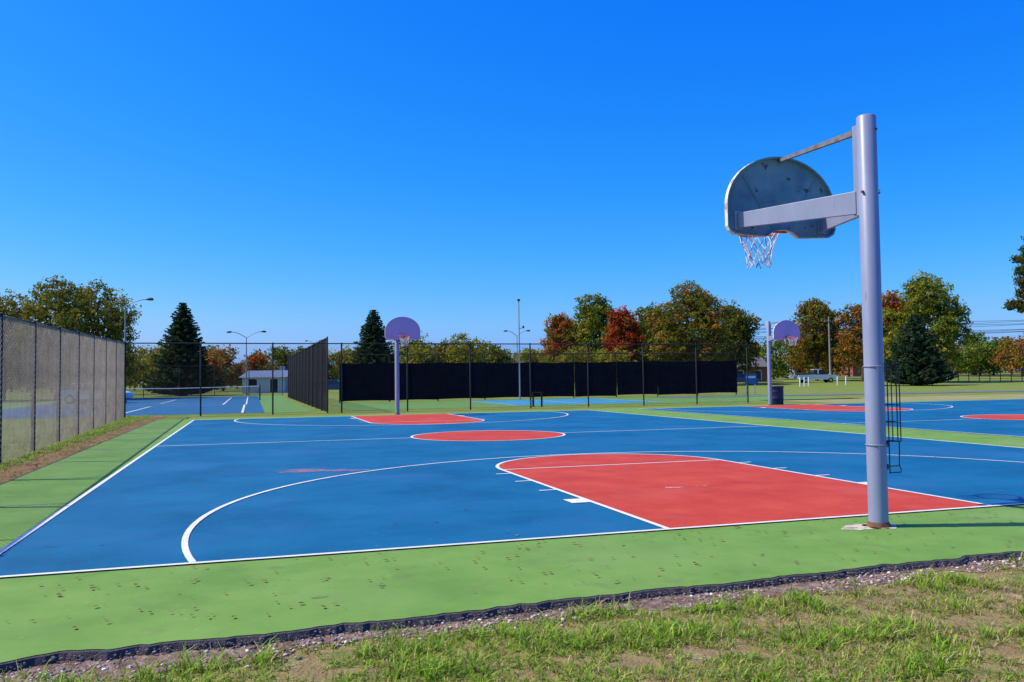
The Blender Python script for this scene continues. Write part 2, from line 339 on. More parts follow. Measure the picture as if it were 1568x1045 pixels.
orangeM=mat('orange_rim_paint',[(.68,.13,.03),(.5,.07,.02)],scale=12,rough=.5)
netW=mat('net_white',[(.75,.75,.75)],rough=.9); netR=mat('net_red',[(.50,.05,.04)],rough=.9); netB=mat('net_blue',[(.04,.08,.4)],rough=.9)
darkM=mat('black_steel',[(.012,.012,.014),(.02,.02,.022)],scale=20,rough=.45,spec=.5)
def hoop(px,py,sgn,rack=False):
    e=empty('basketball_hoop',(px,py,0),0 if sgn>0 else math.pi)
    r=.088; T=2.703*S
    b=MB(); b.tube([(0,0,0),(0,0,.02),(0,0,T-.012),(0,0,T)],[r+.0,r,r,r-.01],0,28)
    b.tube([(0,0,-.02),(0,0,.012),(0,0,.05)],[r+.035,r+.02,r+.003],1,28)
    for a in (0,math.pi): b.tube([(math.cos(a)*r*.95,-.03,3.13),(math.cos(a)*(r+.014),-.03,3.13)],.013,1,6)
    b.tube([(.03,-r+.006,3.13),(.05,-r-.008,3.13)],.013,2,6)
    b.tube([(.03,-r+.006,3.72),(.045,-r-.006,3.72)],.011,1,6)
    b.box(-.055,.055,r-.02,r+.045,2.93,T-.07,0)
    b.obj('pole',[poleM,rustD,lipM],e)
    yb=1.40; zb=2.93
    b=MB()
    for sx in (-1,1):
        x1=sx*.53; pts=[(sx*.045,r+.02),(x1,yb-.012)]
        (xa,ya),(xb,yb2)=pts; dx,dy=xb-xa,yb2-ya; L=math.hypot(dx,dy); nx,ny=dy/L*.02*sx,-dx/L*.02*sx
        V=[]
        for (x,y,z0,z1) in ((xa,ya,2.945,3.165),(xb,yb2,3.015,3.175)):
            V+=[(x-nx,y-ny,z0),(x+nx,y+ny,z0),(x+nx,y+ny,z1),(x-nx,y-ny,z1)]
        b.add(V,[(0,1,2,3),(7,6,5,4),(0,4,5,1),(1,5,6,2),(2,6,7,3),(3,7,4,0)],0)
        b.box(x1-.05,x1+.05,yb-.012,yb-.002,2.99,3.20,0)
    b.obj('support_arms',[poleM],e,bevel=.004)
    b=MB(); b.add([(-.02,r+.03,3.72),(.02,r+.03,3.72),(.02,r+.03,3.775),(-.02,r+.03,3.775),(-.016,yb-.003,3.765),(.016,yb-.003,3.765),(.016,yb-.003,3.80),(-.016,yb-.003,3.80)],
        [(0,1,2,3),(7,6,5,4),(0,4,5,1),(1,5,6,2),(2,6,7,3),(3,7,4,0)],0); b.obj('top_strut',[strutM],e)
    out=[(-.60,.015),(-.66,.05),(-.685,.10),(-.685,.33)]
    for i in range(1,32):
        a=math.pi-math.pi*i/32; out.append((.685*math.cos(a),.33+.56*math.sin(a)))
    out+=[(.685,.33),(.685,.10),(.66,.05),(.60,.015),(.30,0),(.20,.0),(.12,.055),(.05,.075),(-.05,.075),(-.12,.055),(-.20,.0),(-.30,0)]
    out=[(x,z+zb) for x,z in out][::-1]
    b=MB(); b.prism(out,yb,yb+.012,1,2)
    b.m[1]=0 ; b.m[0]=1
    n=len(out); cx,cz=0,zb+.4
    inn=[(cx+(x-cx)*.975,cz+(z-cz)*.965) for x,z in out]
    V=[(x,yb-.045,z) for x,z in out]+[(x,yb+.0,z) for x,z in out]+[(x,yb-.045,z) for x,z in inn]+[(x,yb-.0005,z) for x,z in inn]
    F=[];
    for i in range(n):
        j=(i+1)%n; F+=[(i,j,n+j,n+i),(2*n+i,2*n+j,j,i),(3*n+i,3*n+j,2*n+j,2*n+i)]
    b.add(V,F,2)
    for k in range(0,len(F),3): b.m[-len(F)+k+2]=1; b.m[-len(F)+k+1]=1
    for x0,z0,x1,z1 in ((-.10,.10,-.46,.66),(.10,.10,.46,.66)):
        b.tube([(x0,yb-.004,zb+z0),(x1,yb-.004,zb+z1)],.010,1,6)
    b.obj('fan_backboard',[frontM,backM,lipM],e)
    yr=RIMD; b=MB()
    b.tube([(.225*math.cos(a),yr+.225*math.sin(a),3.05) for a in np.linspace(0,2*math.pi,40,endpoint=False)],.011,0,8,closed=True)
    b.box(-.09,.09,yb+.014,yb+.025,2.985,3.10,0)
    for s in (-1,1):
        b.tube([(s*.08,yb+.02,3.05),(s*.11,yr-.19,3.05)],.010,0,6); b.tube([(s*.07,yb+.02,2.99),(s*.14,yr-.12,3.045)],.008,0,6)
    b.box(-.08,.08,yb+.026,yr-.21,3.044,3.056,0)
    b.obj('rim',[orangeM],e)
    b=MB(); nn=12; rows=[(3.045,.222),(2.96,.190),(2.88,.160),(2.80,.138),(2.72,.126),(2.66,.128)]
    def node(k,i):
        z,rr=rows[k]; a=2*math.pi*(i+.5*(k%2))/nn; j=.008*math.sin(i*3.1+k*1.7); return (rr*math.cos(a)+j,yr+rr*math.sin(a)-j,z+j*1.2)
    for k in range(5):
        for i in range(nn):
            m=0 if (i+k)%3 else (1 if i%2 else 2)
            b.tube([node(k,i),node(k+1,i if k%2==0 else i+1)],.0040,m,5,cap=False)
            b.tube([node(k,i),node(k+1,i-1 if k%2==0 else i)],.0040,m,5,cap=False)
            if k>0 and (i*7+k)%3==0: b.tube([(node(k,i)[0],node(k,i)[1],node(k,i)[2]-.012),(node(k,i)[0],node(k,i)[1],node(k,i)[2]+.012)],.008,0,6)
    b.obj('net',[netW,netR,netB],e)
    if rack:
        b=MB(); rr=.0055
        X0,X1,X2=.075,.20,.235; 
        for z in (1.49,1.31,1.13,.97,.79):
            b.tube([(X0,-.04,z),(X2,-.055,z-.004),(X2,.05,z-.004),(X0,.05,z)],rr,0,6)
        for x,y,z0,z1 in ((X1,-.055,.79,1.52),(X2,-.055,.79,1.50),(X2,.05,.79,1.49),(.095,-.06,.50,1.52)):
            b.tube([(x,y,z0),(x,y,z1)],rr,0,6)
        b.tube([(.095,-.05,.56),(.205,-.06,.56),(.225,-.06,.52),(.215,-.06,.50),(.09,-.06,.50)],rr,0,6)
        b.tube([(X2-.02,-.055,.79),(X2-.03,-.058,.56)],rr,0,6)
        for z in (1.49,.76,):
            b.tube([((r+.004)*math.cos(a),(r+.004)*math.sin(a),z) for a in np.linspace(0,2*math.pi,24,endpoint=False)],.007,1,6,closed=True)
        b.tube([(.088,-.03,.74),(.088,-.03,.80)],.02,0,6); b.tube([(.088,-.03,.53),(.088,-.03,.58)],.016,0,6); b.tube([(.088,-.03,1.46),(.088,-.03,1.53)],.016,0,6)
        b.obj('wire_rack',[darkM,poleM],e)
    return e
hoop(UC,VP,1,True); hoop(UC,2*VH-VP,-1); hoop(U2,2*VH-VP,-1)
# ------------------------------------------------------------------ chain link fences
def linkmesh(name,m,Hh,W=3.05,dx=.036,r=.0022):
    nx=int(W/dx); nz=int(Hh/dx); dz=Hh/nz; dxx=W/nx
    I,J=np.meshgrid(np.arange(nx),np.arange(nz),indexing='ij'); I=I.ravel();J=J.ravel(); ph=(I+J)%2
    A=np.stack([(I+ph)*dxx,np.where(ph,.003,-.003),J*dz],1); B=np.stack([(I+1-ph)*dxx,np.where(ph,-.003,.003),(J+1)*dz],1)
    d=B-A; d/=np.linalg.norm(d,axis=1)[:,None]; yh=np.array([0,1,0.]); nn=np.cross(d,yh); nn/=np.linalg.norm(nn,axis=1)[:,None]; y2=np.cross(nn,d)
    Vs=[]
    for P in (A,B):
        for k in range(3):
            a=2*math.pi*k/3; Vs.append(P+r*(math.cos(a)*nn+math.sin(a)*y2))
    V=np.stack(Vs,1); F=np.array([(0,1,4,3),(1,2,5,4),(2,0,3,5)])[None]+(np.arange(len(A))*6)[:,None,None]
    return np_mesh(name,V.reshape(-1,3),F.reshape(-1,4),m)
galvM=mat('weathered_galvanised_wire',[(.36,.27,.20),(.58,.45,.33)],scale=2.5,rough=.6,spec=.2)
vinM=mat('dark_vinyl_wire',[(.015,.015,.02),(.03,.03,.035)],scale=4,rough=.8,spec=.1)
postM=mat('fence_post_paint',[(.014,.013,.016),(.03,.026,.026)],scale=6,rough=.6,spec=.3)
def fence(name,p0,p1,H0,H1,wm,npan,r=.0022,post=.035,mid=False,z0=GZ0,dx=.036):
    p0=Vector(p0);p1=Vector(p1);d=p1-p0;L=d.length;a=math.atan2(d.y,d.x); e=empty(name,(p0.x,p0.y,z0),a)
    pl=L/npan; me=linkmesh(name+'_mesh',wm,3.0,W=pl,r=r,dx=dx)
    b=MB()
    for i in range(npan):
        Hm=H0+(H1-H0)*(i+.5)/npan
        o=bpy.data.objects.new('chain_link_panel',me); o.location=(i*pl,0,.03); o.scale=(1,1,(Hm-.03)/3.0); link(o,e)
    for i in range(npan+1):
        h=H0+(H1-H0)*i/npan; b.tube([(i*pl,.03,-.1),(i*pl,.03,h+.03),(i*pl,.03,h+.05)],[post,post,post*.5],0,8)
    b.tube([(0,.03,H0),(L,.03,H1)],.024,0,8)
    if mid: b.tube([(0,.03,.12),(L,.03,.12)],.02,0,8)
    b.obj('posts_and_rails',[postM],e); return e
fence('chain_link_fence',(-2.78*S,4*S),(-3.50*S,26.7*S),2.50,3.1,galvM,11,r=.0043,post=.045,dx=.060)
fence('chain_link_fence',(-3.50*S,26.8*S),(17.1*S,26.8*S),3.1,3.02,vinM,10,r=.0018)
fence('chain_link_fence',(2.28*S,26.95*S),(2.1*S,52*S),3.35,3.4,vinM,12,r=.003)
fence('chain_link_fence',(-16*S,62*S),(2.1*S,62*S),3.0,3.0,vinM,8)
# windscreen fence
scrM=mat('windscreen_fabric',[(.004,.004,.010),(.007,.007,.016)],scale=1.2,rough=1,spec=.05,bump=.4,bscale=2)
we=empty('windscreen_fence'); b=MB(); x0,x1,yw=3.72*S,23.6*S,38*S; nP=9; pl=(x1-x0)/nP
for i in range(nP):
    xa=x0+i*pl+.01; xb=xa+pl-.02; M=14; V=[]
    zt=2.46+random.uniform(-.03,.03); zb_=.06+random.uniform(-.02,.06)
    for k in range(M+1):
        f=k/M; y=yw+.05*math.sin(f*9+i)+.03*math.sin(f*23); sag=.05*math.sin(math.pi*f)
        V+=[(xa+(xb-xa)*f,y,zb_+sag*.6),(xa+(xb-xa)*f,y+.03,zt-sag)]
    b.add(V,[(2*k,2*k+2,2*k+3,2*k+1) for k in range(M)],0,True)
b.obj('windscreen',[scrM],we)
b=MB()
for i in range(nP+1): b.tube([(x0+i*pl,yw+.12,-.1),(x0+i*pl,yw+.12,3.0)],.04,0,8)
b.tube([(x0,yw+.12,3.0),(x1,yw+.12,3.0)],.025,0,8); b.obj('posts',[postM],we)
# ------------------------------------------------------------------ tennis courts beyond
tg=mat('tennis_green',[(.11,.24,.04),(.15,.29,.06)],scale=1,rough=.8); tb=mat('tennis_blue',[(.02,.11,.22),(.03,.14,.26)],scale=1,rough=.8,spec=.15); tc_=mat('tennis_cyan',[(.03,.24,.38),(.05,.30,.42)],scale=1,rough=.8)
te=empty('tennis_court'); Z0=GZ0+.01
sheet('green_surface',[rect(-14*S,1.9*S,28*S,61*S)],Z0,tg,te); sheet('blue_surface',[rect(-9.5*S,.4*S,28.4*S,59*S)],Z0+.006,tb,te)
wl=[]
cx=-4.05*S; y0,y1=38.7*S,55.3*S; ym=(y0+y1)/2; wx=5.485; sx=4.115
for x in (-wx,-sx,sx,wx): wl.append(rect(cx+x-.04,cx+x+.04,y0,y1))
wl+= [rect(cx-.04,cx+.04,ym-6.4,ym+6.4)]
for y in (y0-.09,ym-6.45,ym+6.45,y1+.01): wl.append(rect(cx-sx+.05,cx+sx-.05,y,y+.08))
for x in (-.28*S,-4*S): wl.append(rect(x-.05,x+.05,28.6*S,38*S))
sheet('white_lines',wl,Z0+.012,whiteM,te)
b=MB(); 
for x in (-6.4,6.4): b.tube([(cx+x,ym,-.05),(cx+x,ym,1.1)],.05,0,8)
for k in range(13):
    b.tube([(cx-6.4,ym,.1+.07*k),(cx,ym,.08+.065*k),(cx+6.4,ym,.1+.07*k)],.005,0,4)
for k in range(80): x=-6.4+12.8*k/79; b.tube([(cx+x,ym,.05),(cx+x,ym,.95)],.005,0,4)
b.tube([(cx-6.4,ym,1.0),(cx,ym,.92),(cx+6.4,ym,1.0)],.03,1,6); b.obj('tennis_net',[darkM,whiteM],te)
te2=empty('tennis_court'); sheet('green_surface',[rect(3.2*S,23.5*S,28.4*S,37.8*S)],Z0,tg,te2)
sheet('blue_surface',[rect(9.2*S,15.2*S,29.6*S,37*S)],Z0+.006,tc_,te2)
sheet('white_lines',[rect(9.2*S,9.26*S,29.6*S,37*S),rect(12*S,12.06*S,29.6*S,37*S),rect(15.1*S,15.16*S,29.6*S,37*S),rect(9.27*S,11.99*S,33*S,33.06*S)],Z0+.012,whiteM,te2)
b=MB()
for t_ in (.024,.034): 
    x,y=site(t_,29.5*S); b.tube([(x,y,-.05),(x,y,.7)],.05,0,8)
x,y=site(.024,29.5*S); x2,y2=site(.034,29.5*S); b.tube([(x,y,.66),(x2,y2,.66)],.03,0,6); b.obj('low_rail',[vinM],te2)
# road/path on right, dry field
roadM=mat('road_asphalt',[(.12,.12,.13),(.18,.175,.18)],scale=.8,rough=.9)
dryM=mat('dry_field',[(.36,.26,.13),(.26,.26,.07),(.40,.29,.16)],scale=.4,rough=.95,detail=10)
def quadstrip(name,pa,pb,w,z,m):
    pa=Vector(pa);pb=Vector(pb);n=60;V=[]
    d=(pb-pa).normalized();nn=Vector((-d.y,d.x))
    for i in range(n+1):
        p=pa.lerp(pb,i/n); q=p+nn*w
        V+=[(p.x,p.y,gz(p.x,p.y)+z),(q.x,q.y,gz(q.x,q.y)+z)]
    b=MB(); b.add(V,[(2*i,2*i+2,2*i+3,2*i+1) for i in range(n)]); return b.obj(name,[m])
quadstrip('dry_field',(19.2*S,24.4*S),(60*S,24.8*S),7,.01,dryM)
quadstrip('paved_path',(18*S,34.5*S),(70*S,30*S),3.4,.02,roadM)
quadstrip('street',site(.2,150),site(1.1,150),6,.03,roadM)
# ------------------------------------------------------------------ trees
def crown(blobs,n,leaf,pal,dens=14):
    B=np.array(blobs,float); area=(B[:,3]*B[:,4]+B[:,3]*B[:,5]+B[:,4]*B[:,5]); pr=area/area.sum()
    nc=n//dens; idx=rng.choice(len(B),nc,p=pr); d=rng.normal(size=(nc,3)); d/=np.linalg.norm(d,axis=1)[:,None]
    rad=rng.uniform(.35,1.0,nc)**.6*(1+.16*np.sin(d[:,0]*5+idx)*np.cos(d[:,2]*6+d[:,1]*4+idx*2))
    C=B[idx,:3]+d*B[idx,3:]*rad[:,None]
    cs=leaf*2.6
    P=np.repeat(C,dens,0)+rng.normal(0,cs*.5,(nc*dens,3))*np.array([1,1,.75])
    pal=np.array(pal); cc=pal[rng.integers(0,len(pal),nc)]*rng.uniform(.7,1.25,(nc,1)); col=np.repeat(cc,dens,0)*rng.uniform(.75,1.25,(nc*dens,1))
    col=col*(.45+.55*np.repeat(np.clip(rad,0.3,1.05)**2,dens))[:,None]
    m=len(P); out=np.repeat(d,dens,0)+rng.normal(0,.75,(m,3)); out/=np.linalg.norm(out,axis=1)[:,None]
    a=np.cross(out,rng.normal(size=(m,3))); a/=np.linalg.norm(a,axis=1)[:,None]; b=np.cross(out,a)
    s=leaf*rng.uniform(.5,1.15,(m,1)); 
    V=np.stack([P-a*s,P-b*s*.75,P+a*s,P+b*s*.75],1)
    return V.reshape(-1,3),np.repeat(np.clip(col,0.003,1),4,0)
barkM=mat('bark',[(.06,.045,.035),(.12,.095,.07)],scale=6,rough=.95,bump=.6,bscale=20)
def finish(name,V,C,tubes,base):
    F=np.arange(len(V)).reshape(-1,4); b=MB()
    for pts,r in tubes: b.tube(pts,r,0,7)
    tv=np.array(b.v) if b.v else np.zeros((0,3)); tf=np.array([q for q in b.f if len(q)==4],int).reshape(-1,4)
    V2=np.concatenate([V,tv]); F2=np.concatenate([F,tf+len(V)]); C2=np.concatenate([C,np.ones((len(tv),3))*.08]); mi=np.concatenate([np.zeros(len(F),int),np.ones(len(tf),int)])
    me=np_mesh(name,V2,F2,[leafM,barkM],C2,mi); o=bpy.data.objects.new(name,me); o.location=base; return link(o)
def broadleaf(name,t,D,H,W,pal,n=9000,leaf=None,trunk=.22,nb=18,low=.12,seed=0,flat=1.0):
    r=random.Random(seed); x,y=site(t,D); leaf=leaf or max(.09,D*.00145); n=int(n*2.1)
    blobs=[];tubes=[]
    th=H*low
    tubes.append(([(0,0,-.1),(.03*H*.2,0,th),(0,.1,H*.5),(0,0,H*.8)],[trunk*1.25,trunk,trunk*.6,trunk*.2]))
    for i in range(nb):
        f=(i+.5)/nb; z=H*(low+.10+(.88-low-.10)*f)
        env=(1-abs(2*((z/H-low)/(1-low))-.80)**2.2*.6)
        rr=W/2*env; a=i*2.4+r.uniform(-.4,.4); k=rr*r.uniform(.45,.76)
        s=W*r.uniform(.12,.23)
        c=(math.cos(a)*k,math.sin(a)*k,z); sz=min(s*r.uniform(.7,.95)*flat,(H-z))
        blobs.append((c[0],c[1],c[2],s,s,max(sz,.25*s)))
        z0=th+(z-th)*r.uniform(.1,.4)
        tubes.append(([(0,0,z0),(c[0]*.5,c[1]*.5,z0+(z-z0)*.65),c],[trunk*.45,trunk*.28,trunk*.08]))
    blobs.append((0,0,H*.84,W*.2,W*.2,H*.15)); blobs.append((0,0,H*.52,W*.34,W*.34,H*.28))
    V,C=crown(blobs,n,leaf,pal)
    V[:,2]=np.maximum(V[:,2],.5+.3*rng.random(len(V)))
    return finish(name,V,C,tubes,(x,y,gz(x,y)))
def spruce(name,t,D,H,W,pal,seed=0,leaf=.18):
    r=random.Random(seed); x,y=site(t,D); tubes=[([(0,0,-.1),(0,0,H*.5),(0,0,H*.98)],[.2,.12,.02])]
    pts=[];cols=[]
    lv=int(H/.24)
    for i in range(lv):
        z=.25+(H-.4)*i/lv; f=1-z/H; R=W/2*(f**.75)*(1-.25*max(0,(f-.93)/.07))
        nb=max(4,int(7+16*f)); off=r.uniform(0,6)
        for k in range(nb):
            a=off+2*math.pi*k/nb+r.uniform(-.15,.15); L=R*r.uniform(.66,1.2)+.08
            m=max(5,int(L/.11))
            for q in range(m):
                s=(q+.5)/m; zz=z+L*(.10*s-.28*s*s+.22*s**3*1.4)+r.uniform(-.05,.05)
                wdt=.34*(1-s*.7)*min(L,1.5)
                for _ in range(4):
                    o=r.uniform(-1,1)*wdt
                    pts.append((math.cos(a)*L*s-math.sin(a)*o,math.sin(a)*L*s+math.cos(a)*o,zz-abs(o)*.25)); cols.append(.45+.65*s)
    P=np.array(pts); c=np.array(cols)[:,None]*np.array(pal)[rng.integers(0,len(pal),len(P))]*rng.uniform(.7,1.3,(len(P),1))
    m=len(P); a=rng.normal(size=(m,3))*np.array([1,1,.6]); a/=np.linalg.norm(a,axis=1)[:,None]; b=np.cross(a,rng.normal(size=(m,3))); b/=np.linalg.norm(b,axis=1)[:,None]
    s=leaf*rng.uniform(.6,1.15,(m,1)); V=np.stack([P-a*s,P-b*s*.45,P+a*s,P+b*s*.45],1).reshape(-1,3)
    return finish(name,V,np.repeat(c,4,0),tubes,(x,y,gz(x,y)))
def br(p,k=2.1): return [tuple(min(.6,v*k) for v in c) for c in p]
OL=br([(.13,.105,.010),(.10,.10,.009),(.17,.13,.012),(.08,.085,.007)],2.2)
YG=br([(.15,.145,.012),(.12,.13,.010),(.19,.15,.015)])
GR=br([(.055,.088,.008),(.075,.105,.009),(.10,.118,.011)],2.2)
BR=br([(.19,.085,.013),(.15,.085,.012),(.10,.09,.011),(.23,.10,.015)])
RD=br([(.32,.040,.008),(.24,.035,.008),(.15,.065,.010),(.38,.065,.012)],1.7)
GB=br([(.09,.095,.009),(.06,.082,.007),(.12,.10,.010)],2.2)
SPc=br([(.018,.038,.012),(.028,.05,.015),(.012,.026,.008)],1.7)
BS=br([(.022,.045,.020),(.03,.055,.026),(.014,.03,.012)],1.8)
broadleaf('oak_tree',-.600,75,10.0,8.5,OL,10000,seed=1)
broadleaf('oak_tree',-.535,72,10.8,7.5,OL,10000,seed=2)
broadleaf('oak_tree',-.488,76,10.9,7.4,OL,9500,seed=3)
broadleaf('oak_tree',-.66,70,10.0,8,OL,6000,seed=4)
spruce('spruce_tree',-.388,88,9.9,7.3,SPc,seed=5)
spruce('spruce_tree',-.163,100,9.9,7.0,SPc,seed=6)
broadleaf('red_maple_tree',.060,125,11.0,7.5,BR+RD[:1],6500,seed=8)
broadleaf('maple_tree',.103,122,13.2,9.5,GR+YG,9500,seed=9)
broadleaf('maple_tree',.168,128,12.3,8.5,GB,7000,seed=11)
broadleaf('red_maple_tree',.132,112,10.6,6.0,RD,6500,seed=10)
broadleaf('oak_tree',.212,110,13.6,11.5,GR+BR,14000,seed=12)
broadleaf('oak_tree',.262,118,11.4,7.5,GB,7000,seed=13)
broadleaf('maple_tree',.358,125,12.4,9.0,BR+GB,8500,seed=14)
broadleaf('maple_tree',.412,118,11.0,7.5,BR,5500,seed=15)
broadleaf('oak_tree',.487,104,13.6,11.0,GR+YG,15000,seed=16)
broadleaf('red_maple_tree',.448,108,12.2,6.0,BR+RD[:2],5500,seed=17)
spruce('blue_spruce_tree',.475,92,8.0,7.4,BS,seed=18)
# pine on the right margin
x,y=site(.636,40); bl=[];tb_=[([(0,0,0),(.1,0,4),(0,0,9)],[.22,.18,.05])]
pr_=random.Random(4)
for i in range(28):
    z=4.5+i*.125; a=i*2.4+pr_.uniform(-.3,.3); L=(2.15-.055*i)*pr_.uniform(.6,1.1); bl.append((math.cos(a)*L,math.sin(a)*L,z,.5,.5,.26)); bl.append((math.cos(a)*L*.55,math.sin(a)*L*.55,z-.1,.6,.6,.30)); tb_.append(([(0,0,z-.2),(math.cos(a)*L,math.sin(a)*L,z)],[.05,.015]))
V,C=crown(bl,44000,.065,br([(.07,.075,.014),(.04,.06,.010),(.13,.08,.02),(.03,.045,.01)],1.5)); finish('pine_tree',V,C,tb_,(x,y,gz(x,y)))
# distant mass
VV=[];CC=[];tubes=[]
def far(t,D,H,W,pal,n=1500):
    x,y=site(t,D); z=gz(x,y); bl=[]
    for i in range(10):
        a=random.uniform(0,6.28); k=W*.30*random.random()**.5; bl.append((x+math.cos(a)*k,y+math.sin(a)*k,z+H*random.uniform(.15,.80),W*random.uniform(.18,.28),W*.23,H*random.uniform(.14,.2)))
    V,C=crown(bl,n,D*.0016,pal,10); V[:,2]=np.clip(V[:,2],z+.1,None); VV.append(V);CC.append(C); tubes.append(([(x,y,z-.1),(x,y,z+H*.6)],[.2,.08]))
pals=[OL,YG,GR,BR,GB,YG,OL,BR+RD[:1]]
tt=-.70
while tt<.80:
    D=random.uniform(135,175)
    if tt<-.45: H=random.uniform(7,10)
    elif tt<-.13: H=random.uniform(6,8.8)
    elif tt<-.03: H=random.uniform(8,9.3)
    elif tt<.03: H=random.uniform(7.5,8.5)
    elif tt<.27: H=random.uniform(7,8.5)
    elif tt<.42: H=random.uniform(7.5,10)
    elif tt<.53: H=random.uniform(7,9)
    else: H=random.uniform(7,8.8)
    far(tt,D,H,H*random.uniform(.8,1.1),random.choice(pals) if tt>-.45 else random.choice([OL,YG,BR]),2400)
    tt+=random.uniform(.018,.030)
tt=-.75
while tt<.85:
    far(tt,random.uniform(180,200),random.uniform(5.5,8),10,random.choice([OL,GR,BR,GB]),1500); tt+=.03
for t_,D,H,W,p in ((-.11,130,8.9,9,YG),(-.055,128,9.2,9,YG),(-.085,132,8.4,8,OL),(-.02,150,8.5,8,GB),(-.42,110,6.8,8,OL),(-.34,125,6.8,7,BR),(.17,112,6.2,9,OL),(.12,110,5.6,9,YG),(.07,110,5.6,9,OL),(.55,140,9.4,10,GR),(.60,130,8.2,9,BR),(-.30,150,6.8,7,BR+RD[:1]),(-.26,150,7.8,8,GB),(-.40,105,6.0,7,OL),(-.47,100,7,8,OL),(.03,120,6,9,YG),(-.36,118,5.6,6,BR+RD[:1])):
    far(t_,D,H,W,p,4000)
finish('distant_trees',np.concatenate(VV),np.concatenate(CC),tubes,(0,0,0))
# ------------------------------------------------------------------ lamps, utility poles
lampM=mat('lamp_pole_paint',[(.22,.25,.30),(.30,.33,.38)],scale=3,rough=.4,spec=.5); headM=mat('lamp_head',[(.06,.06,.07)],rough=.5); woodM=mat('weathered_wood_pole',[(.22,.19,.16),(.34,.31,.28)],scale=4,rough=.9,stretch=(4,4,.3))
def lamp(t,D,H,arms,al,rise,name='street_lamp',r=.075):
    x,y=site(t,D); e=empty(name,(x,y,gz(x,y)),-AL); b=MB(); b.tube([(0,0,0),(0,0,H*.6),(0,0,H)],[r,r*.8,r*.55],0,10)
    b.tube([(0,0,-.02),(0,0,.25)],r*1.8,0,10)
    for a in arms:
        P=[(a*al*f,0,H+rise*math.sin(f*math.pi/2)-.02) for f in np.linspace(0,1,8)]
        b.tube(P,.035,0,8)
        hx=a*al; b.tube([(hx-a*.05,0,H+rise-.02),(hx+a*.15,0,H+rise+.0),(hx+a*.42,0,H+rise-.02),(hx+a*.5,0,H+rise-.05)],[.04,.10,.10,.04],1,8)
    b.obj('post_and_head',[lampM,headM],e)
lamp(-.456,60,6.9,(1,),1.5,.45)
lamp(-.313,86,5.85,(1,-1),1.5,.6)
lamp(.006,108,6.7,(1,-1),1.2,.7)
lamp(-.234,150,8.1,(1,-1),1.0,.3)
x,y=site(.0085,55); e=empty('flood_light',(x,y,GZ0),-AL); b=MB(); b.tube([(0,0,0),(0,0,6.45)],[.05,.03],0,8); b.box(-.09,.09,-.08,.08,6.42,6.55,1); b.tube([(-.0,0,4.6),(.30,0,4.7)],.02,0,6); b.box(.22,.34,-.08,.08,4.65,4.8,1); b.obj('mast_and_lamp',[lampM,headM],e)
up=[]
for t_,D,H in ((.256,140,9.0),(.374,116,9.0),(.358,150,9.0),(.75,125,9.5)):
    x,y=site(t_,D); e=empty('utility_pole',(x,y,gz(x,y)),-AL+.5); b=MB(); b.tube([(0,0,-.2),(0,0,H)],[.15,.10],0,10); b.box(-.9,.9,-.05,.05,H-.75,H-.63,0)
    for k in (-.8,-.3,.3,.8): b.tube([(k,0,H-.62),(k,0,H-.45)],.04,0,6)
    b.obj('pole_and_crossarm',[woodM],e); up.append(Vector((x,y,gz(x,y)+H-.5)))
x,y=site(.05,150); up0=Vector((x,y,8.2))
b=MB()
for (A,B_) in ((up0,up[0]),(up[0],up[1]),(up[1],up[3]),(up[0],up[3])):
    for dz in (0,-.5,-1.3,-1.6):
        P=[]
        for i in range(17):
            f=i/16; p=A.lerp(B_,f); P.append((p.x,p.y,p.z+dz-1.2*4*f*(1-f)*.5))
        b.tube(P,.028,0,4)
b.obj('power_lines',[darkM])
# ------------------------------------------------------------------ trash can
x,y=site(.310,39.6); e=empty('trash_can',(x,y,0)); navy=mat('navy_plastic',[(.010,.018,.06),(.016,.026,.08)],scale=4,rough=.5)
b=MB(); prof=[(0,.28),(.03,.30),(.30,.31),(.32,.325),(.35,.31),(.60,.315),(.62,.33),(.65,.315),(.84,.32),(.86,.345),(.90,.345),(.90,.30),(.55,.29)]
V=[];n=24
for z,r in prof:
    for j in range(n): a=2*math.pi*j/n; V.append((r*math.cos(a),r*math.sin(a),z-.03))
b.add(V,[(i*n+j,i*n+(j+1)%n,(i+1)*n+(j+1)%n,(i+1)*n+j) for i in range(len(prof)-1) for j in range(n)]+[tuple(range((len(prof)-1)*n,len(prof)*n))],0,True)
b.tube([(-.36,0,.60),(-.36,0,.70)],.02,0,6); b.obj('barrel',[navy],e)
